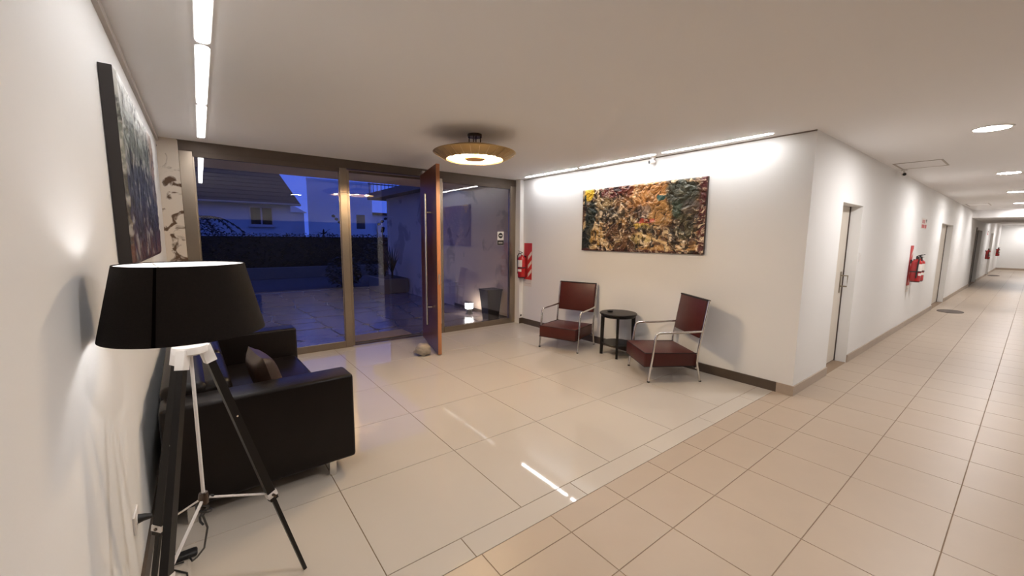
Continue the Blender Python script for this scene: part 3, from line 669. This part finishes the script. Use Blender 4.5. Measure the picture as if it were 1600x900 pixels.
# ------------------------------------------------------------------ small fittings
def security_camera(label, loc, rz):
    o = thing('security_camera', label, 'camera', loc, rz, 'ceiling security cameras')
    obj('bracket', MB().lathe([(0, -.0005), (.035, -.0005), (.035, -.014), (.012, -.02), (.012, -.04), (0, -.04)], 18), WHITEP, o, smooth=True)
    obj('housing', MB().tube([(0, .03, -.062), (0, -.045, -.068)], .028, 16), WHITEP, o, smooth=True)
    obj('lens', MB().tube([(0, -.044, -.068), (0, -.050, -.0685)], .021, 14), BLACKP, o)
security_camera('small white camera over the large painting', (4.735, 3.16, H), -PI/2-.5)
security_camera('small white camera under the corridor ceiling near the cream door', (8.40, 1.32, H), -PI/2+.3)
def hatch(label, x0, x1, y0, y1):
    o = thing('ceiling_hatch', label, 'hatch', ((x0+x1)/2, (y0+y1)/2, H), 0, 'ceiling access hatches')
    w, d = (x1-x0)/2, (y1-y0)/2
    mb = MB(); e = .018
    mb.box(-w, w, -d, -d+e, -.006, -.0005).box(-w, w, d-e, d, -.006, -.0005).box(-w, -w+e, -d+e, d-e, -.006, -.0005).box(w-e, w, -d+e, d-e, -.006, -.0005)
    obj('frame', mb, mat('trim_paint', (0, 0, 0)), o)
    obj('panel', B(-w+e+.004, w-e-.004, -d+e+.004, d-e-.004, -.003, -.0005), CEILM, o)
hatch('square ceiling hatch beside the corridor camera', 7.65, 8.30, .85, 1.33)
hatch('far ceiling hatch before the lowered ceiling', 16.9, 18.0, .9, 1.33)
so = thing('wall_socket', 'white wall socket on the pier under the extinguisher', 'socket', (4.738, 5.86, .165))
obj('plate', B(-.03, .03, -.008, -.0003, -.045, .045, r=.003), WHITEP, so)
obj('outlet_face', MB().tube([(0, -.008, -.01), (0, -.011, -.01)], .018, 16), BLACKP, so)
def rmat(label, x, y, rx, ry):
    o = tag(obj('floor_mat', MB().lathe([(0, 0), (1, 0), (.985, .008), (0, .010)], 32), mat('dark_mat', (0.11, 0.085, 0.068), 0.8, var=.2)), label, 'mat', 'oval mats in the corridor'); o.scale = (rx, ry, 1); o.location = (x, y, .0002)
rmat('dark oval mat in front of the cream double door', 13.80, 1.08, .34, .22)
rmat('tiny looking dark mat far down the corridor', 31.0, 1.15, .5, .2)
sw = thing('light_switch', 'small plate on the wall just past the cream corridor door', 'switch', (6.82, YC, 1.40))
obj('plate', B(-.035, .035, -.008, -.0003, -.055, .055, r=.003), WHITEP, sw); obj('rocker', B(-.015, .015, -.012, -.008, -.03, .03), WHITEP, sw)

# ------------------------------------------------------------------ outside: porch
pv = struct('floor_porch', B(-8, 4.72, YG+.12, 13.2, -.12, -.004), MORTAR, label='mortar bed of the flagstone porch')
rnd = random.Random(5); CS = .62
nx, ny = int(8.0/CS), int(6.9/CS)
gp = {}
for i in range(nx+1):
    for j in range(ny+1):
        jx = 0 if i in (0, nx) else rnd.uniform(-.17, .17); jy = 0 if j in (0, ny) else rnd.uniform(-.17, .17)
        gp[i, j] = Vector((4.70-(nx-i)*CS+jx, YG+.14+j*CS+jy))
for i in range(nx):
    for j in range(ny):
        q = [gp[i, j], gp[i+1, j], gp[i+1, j+1], gp[i, j+1]]; c = sum(q, Vector((0, 0)))/4
        poly = []
        for k, p in enumerate(q):
            n = q[(k+1) % 4]; poly.append(p.lerp(n, .12)); poly.append(p.lerp(n, .88))
        poly = [p+(c-p)*(.018/max(.05, (c-p).length)) for p in poly]
        m = MB().prism([(p.x-c.x, p.y-c.y) for p in poly], -.008, rnd.uniform(.003, .010))
        o = obj('flagstone', m, STONE, pv); o.location = (c.x, c.y, 0)
struct('floor_driveway', B(-25, 30, 13.2, 17.8, -.12, -.004), DRIVE, label='wet driveway across to the low kerb wall')
struct('floor_garden', B(-25, 30, 17.8, 60, -.12, -.006), mat('dark_soil', (0.02, 0.018, 0.012), 0.9), label='dark garden ground behind the hedge')
struct('wall_facade', MB().box(-8, XL-.2, YG, YG+.12, -.1, 5.6).box(XL-.2, 4.9, YG+.1, YG+.2, H, 5.6).box(XP+.2, 8, YG, YG+.12, -.1, 5.6), PORCHW, label='building front around the entrance')
struct('ceiling_porch', B(-8, 4.72, YG+.2, 7.75, 2.62, 2.80), SOFFIT, label='porch soffit outside the glass front')
struct('wall_porch', B(4.72, 4.95, YG+.12, 8.33, -.1, 2.85), PORCHW, label='weathered wall outside the right glass pane')
struct('wall_annex', B(4.80, 8.5, 8.33, 12.8, -.1, 2.82), PORCHW, label='grey annex wall seen through the open door')
struct('baseboard_porch', B(4.706, 4.72, YG+.12, 8.33, 0, .07), BASE_D)
# balcony above the annex
bl = thing('balcony', 'dark balcony slab with a railing above the annex', 'balcony', (4.45, 8.4, 2.82))
obj('slab', B(0, 4, 0, 5.2, .0, .20), mat('dark_slab', (0.10, 0.09, 0.085), 0.8), bl)
for k in range(9): obj('baluster', MB().tube([(.06+.13*k, 5.14, .2), (.06+.13*k, 5.14, .9)], .012, 6), BLACKP, bl)
obj('rail', B(0.02, 1.3, 5.12, 5.16, .88, .93), BLACKP, bl); obj('rail', B(.02, 1.3, 5.12, 5.16, .50, .53), BLACKP, bl)
# lantern, bin, planter
ln = thing('lantern', 'glowing white lantern on the porch floor', 'lantern', (4.43, 7.22, .006))
obj('foot', MB().lathe([(0, 0), (.085, 0), (.085, .015), (.065, .02), (.065, .115), (0, .115)], 24), mat('grey_metal', (0.14, 0.13, 0.125), 0.4, metal=.5), ln, smooth=True)
obj('glass_shade', MB().lathe([(0, .115), (.075, .115), (.085, .122), (.085, .225), (.075, .232), (0, .232)], 24), LANTM, ln, smooth=True)
obj('cap', MB().lathe([(0, .232), (.088, .232), (.088, .244), (0, .248)], 24), MATS['grey_metal'], ln, smooth=True)
bn = thing('waste_bin', 'tall black tapered bin on the porch', 'bin', (4.50, 6.52, .006), math.radians(-4))
def frus(w0, w1, h, z0=0): 
    P = [(sx*w0, sy*w0, z0) for sx, sy in ((-1,-1), (1,-1), (1,1), (-1,1))]+[(sx*w1, sy*w1, z0+h) for sx, sy in ((-1,-1), (1,-1), (1,1), (-1,1))]
    return MB().poly(P, [(0,1,5,4), (1,2,6,5), (2,3,7,6), (3,0,4,7), (0,3,2,1), (4,5,6,7)])
obj('body', frus(.115, .165, .57), BLACKP, bn); obj('rim', frus(.175, .175, .03, .57), BLACKP, bn)
pl = thing('planter', 'long low concrete planter along the annex wall', 'planter', (4.40, 11.8, .006))
mb = MB().box(-.36, .36, -.67, .67, 0, .42, r=.015)
obj('trough', mb, CONC, pl); obj('soil', B(-.31, .31, -.62, .62, .42, .43), MATS['dark_soil'], pl)
def leaf_poly(mb, base, d, L, w, up, droop):
    d = Vector(d); s = d.cross(Vector((0, 0, 1))).normalized(); A = []
    for k in range(4):
        t = k/3; p = Vector(base)+d*L*t+Vector((0, 0, up*t-droop*t*t)); ww = w*(1-t)**.7*(.55+t*1.2 if t < .4 else 1)
        A.append((p-s*ww, p+s*ww))
    vs = [v for pr_ in A for v in pr_]
    mb.poly(vs, [(0, 1, 3, 2), (2, 3, 5, 4), (4, 5, 7, 6)])
def spiky(name, label, loc, n, L, w, seed, up=.7):
    o = thing(name, label, 'plant', loc); r_ = random.Random(seed)
    obj('stem', MB().tube([(0, 0, 0), (0, 0, .18)], .03, 8), LEAFD, o)
    for k in range(n):
        a = 2*PI*k/n+r_.uniform(-.2, .2); mb = MB(); leaf_poly(mb, (0, 0, .12), (math.cos(a), math.sin(a), 0), L*r_.uniform(.7, 1.1), w, up*r_.uniform(.6, 1.3), .25*r_.uniform(.5, 1.3)); obj('leaf', mb, LEAFD, o)
    return o
spiky('spiky_plant', 'spiky plant in the planter, nearer the door', (4.36, 11.34, .44), 16, .27, .035, 1, .8)
spiky('spiky_plant', 'spiky plant in the planter, farther from the door', (4.36, 11.92, .44), 16, .27, .04, 2, .7)
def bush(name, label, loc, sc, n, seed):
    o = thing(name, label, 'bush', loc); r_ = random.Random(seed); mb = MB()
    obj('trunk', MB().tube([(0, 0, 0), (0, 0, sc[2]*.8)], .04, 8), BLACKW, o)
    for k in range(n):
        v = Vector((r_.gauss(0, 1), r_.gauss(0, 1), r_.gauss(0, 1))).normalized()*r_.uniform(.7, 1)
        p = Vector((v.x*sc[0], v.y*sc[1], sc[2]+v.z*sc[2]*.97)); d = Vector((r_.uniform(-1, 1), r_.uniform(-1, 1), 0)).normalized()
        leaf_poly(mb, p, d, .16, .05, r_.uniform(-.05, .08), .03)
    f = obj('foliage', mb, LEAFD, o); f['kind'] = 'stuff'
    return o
bush('bush', 'dark round bush between the planter and the driveway', (3.55, 13.3, -.004), (.55, .5, .52), 900, 11)
bush('bush', 'dark bush behind the planter against the annex corner', (5.3, 14.6, -.004), (.8, .7, .8), 1100, 12)
bush('bush', 'tall dark bush over the hedge at the left end of the glass', (.15, 19.5, -.006), (.75, .5, 1.2), 1500, 13)
# low wall and hedge
tag(obj('low_wall', B(-12, 14, 17.5, 17.75, -.004, .42, r=.01), CONC), 'low concrete kerb wall in front of the hedge', 'wall')
hg = thing('hedge', 'long clipped dark hedge behind the low kerb wall', 'hedge', (0, 18.4, -.006))
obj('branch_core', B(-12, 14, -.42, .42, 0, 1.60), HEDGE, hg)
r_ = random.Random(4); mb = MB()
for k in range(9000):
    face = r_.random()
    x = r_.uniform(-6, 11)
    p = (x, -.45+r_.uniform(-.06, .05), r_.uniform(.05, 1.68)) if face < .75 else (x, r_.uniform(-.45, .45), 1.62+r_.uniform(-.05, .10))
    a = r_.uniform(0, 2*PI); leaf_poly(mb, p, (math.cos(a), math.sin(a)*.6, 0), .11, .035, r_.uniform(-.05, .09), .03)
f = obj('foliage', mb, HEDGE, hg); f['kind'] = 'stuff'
# flower stalks above the hedge
def stalk(label, x0, z0, x1, z1, seed):
    o = thing('flower_stalk', label, 'plant', (x0, 18.95, -.006), group='bare flower stalks over the hedge')
    obj('stem', MB().tube([(0, 0, 0), (0, 0, z0*.8), (0, 0, z0), (x1-x0, 0, z1)], .025, 6, r1=.012), LEAFD, o)
    for k in range(4):
        t = .15+.28*k; bmx = MB().lathe([(0, -.07), (.07, -.03), (.09, 0), (.07, .03), (0, .07)], 10, ((x1-x0)*t, 0, z0+(z1-z0)*t)); obj('flower_head', bmx, LEAFD, o, smooth=True)
stalk('flower stalk leaning left just beside the metal mullion', 5.15, 2.05, 4.70, 2.52, 1)
stalk('flower stalk leaning right beside the metal mullion', 6.62, 2.15, 7.20, 2.62, 2)
stalk('short upright flower stalk over the hedge', 6.86, 1.85, 6.90, 2.05, 3)
ag = spiky('agave', 'dark agave rosette over the hedge by the mullion', (4.55, 20.2, -.006), 14, .55, .06, 8, .35)
for ch in ag.children: ch.location.z = 1.6
obj('trunk', MB().tube([(0, 0, 0), (0, 0, 1.68)], .10, 10, r1=.06), LEAFD, ag)
# palm at the left
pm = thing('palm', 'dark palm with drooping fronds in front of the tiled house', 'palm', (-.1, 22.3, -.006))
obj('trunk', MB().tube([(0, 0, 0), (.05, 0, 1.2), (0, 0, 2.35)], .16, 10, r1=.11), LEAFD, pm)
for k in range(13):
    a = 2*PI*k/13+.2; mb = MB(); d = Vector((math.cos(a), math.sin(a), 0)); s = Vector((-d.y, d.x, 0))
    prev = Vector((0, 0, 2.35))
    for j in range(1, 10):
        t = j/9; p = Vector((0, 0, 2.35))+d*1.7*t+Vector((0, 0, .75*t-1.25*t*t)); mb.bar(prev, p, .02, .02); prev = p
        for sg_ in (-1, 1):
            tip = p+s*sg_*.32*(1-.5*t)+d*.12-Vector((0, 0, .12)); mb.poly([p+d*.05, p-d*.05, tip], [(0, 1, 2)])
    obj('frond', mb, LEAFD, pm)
# houses
hs = thing('house', 'pale house with a big dark tiled roof behind the hedge', 'house', (0, 27, -.006))
obj('wall', B(-7, 4.35, 0, 7, 0, 3.45), HOUSEW, hs)
rp = MB().poly([(-7.5, -.6, 3.30), (4.75, -.6, 3.36), (4.15, 3.4, 5.75), (-7.5, 3.4, 5.75), (-7.5, 7.6, 3.30), (4.75, 7.6, 3.36), (-7.5, -.6, 3.45), (4.75, -.6, 3.51), (4.15, 3.4, 5.92), (-7.5, 3.4, 5.92), (-7.5, 7.6, 3.45), (4.75, 7.6, 3.51)],
    [(0,1,2,3), (3,2,5,4), (6,9,8,7), (9,10,11,8), (0,6,7,1), (1,7,8,2), (2,8,11,5), (4,5,11,10), (0,3,9,6), (3,4,10,9)])
rf = obj('roof', rp, ROOF, hs)
mb = MB()
for k in range(9):
    t = (k+.5)/9.3; y = -.6+4.0*t; z = 3.48+2.41*t; mb.box(-7.5, 4.72-.6*t, y, y+.12, z, z+.05)
obj('tile_course', mb, ROOF, rf)
obj('eaves_gutter', MB().tube([(-7.5, -.66, 3.38), (4.78, -.66, 3.42)], .06, 8), mat('grey_gutter', (.2, .2, .2), .5), rf)
for wx0, wx1 in ((2.28, 3.42), (-1.6, -.4)):
    w = obj('window', B(wx0, wx1, -.05, .02, 2.20, 3.26), mat('white_window_frame', (.5, .45, .45), .5), hs)
    mid = (wx0+wx1)/2
    for a, b in ((wx0+.06, mid-.04), (mid+.04, wx1-.06)): obj('pane', B(a, b, -.06, -.045, 2.28, 3.20), WINDK, w)
    obj('window_sill', B(wx0-.08, wx1+.08, -.14, 0, 2.12, 2.20), MATS['white_window_frame'], w)
h2 = thing('house', 'flat roofed white house to the right of the tiled one', 'house', (0, 30, -.006))
obj('wall', MB().prism([(5.85, 0), (10.15, 0), (10.15, 4), (6.7, 4)], 0, 5.35), HOUSEW2, h2); obj('parapet', MB().prism([(5.82, -.03), (10.18, -.03), (10.18, 4), (6.7, 4)], 5.35, 5.5), HOUSEW2, h2)
obj('low_wing', B(10.15, 14.5, .3, 5, 0, 3.25), HOUSEW2, h2); obj('wing_roof', B(10.15, 14.7, .1, 5.2, 3.25, 3.42), ROOF, h2)
obj('archway', MB().tube([(11.2, .22, 2.4), (11.2, .30, 2.4)], .75, 20), HOUSEW, h2)
obj('window', B(9.0, 9.6, -.02, .05, 2.2, 3.2), WINDK, h2)
h3 = thing('house', 'small far house between the tiled roof and the white house', 'house', (4.9, 38, -.006))
obj('wall', B(0, 2.2, 0, 4, 0, 3.6), HOUSEW, h3)
obj('roof', MB().poly([(-.2, -.2, 3.6), (2.4, -.2, 3.6), (2.4, 4.2, 3.6), (-.2, 4.2, 3.6), (1.1, -.2, 4.3), (1.1, 4.2, 4.3)], [(0,1,4), (3,5,2), (0,4,5,3), (1,2,5,4), (0,3,2,1)]), HOUSEW2, h3)
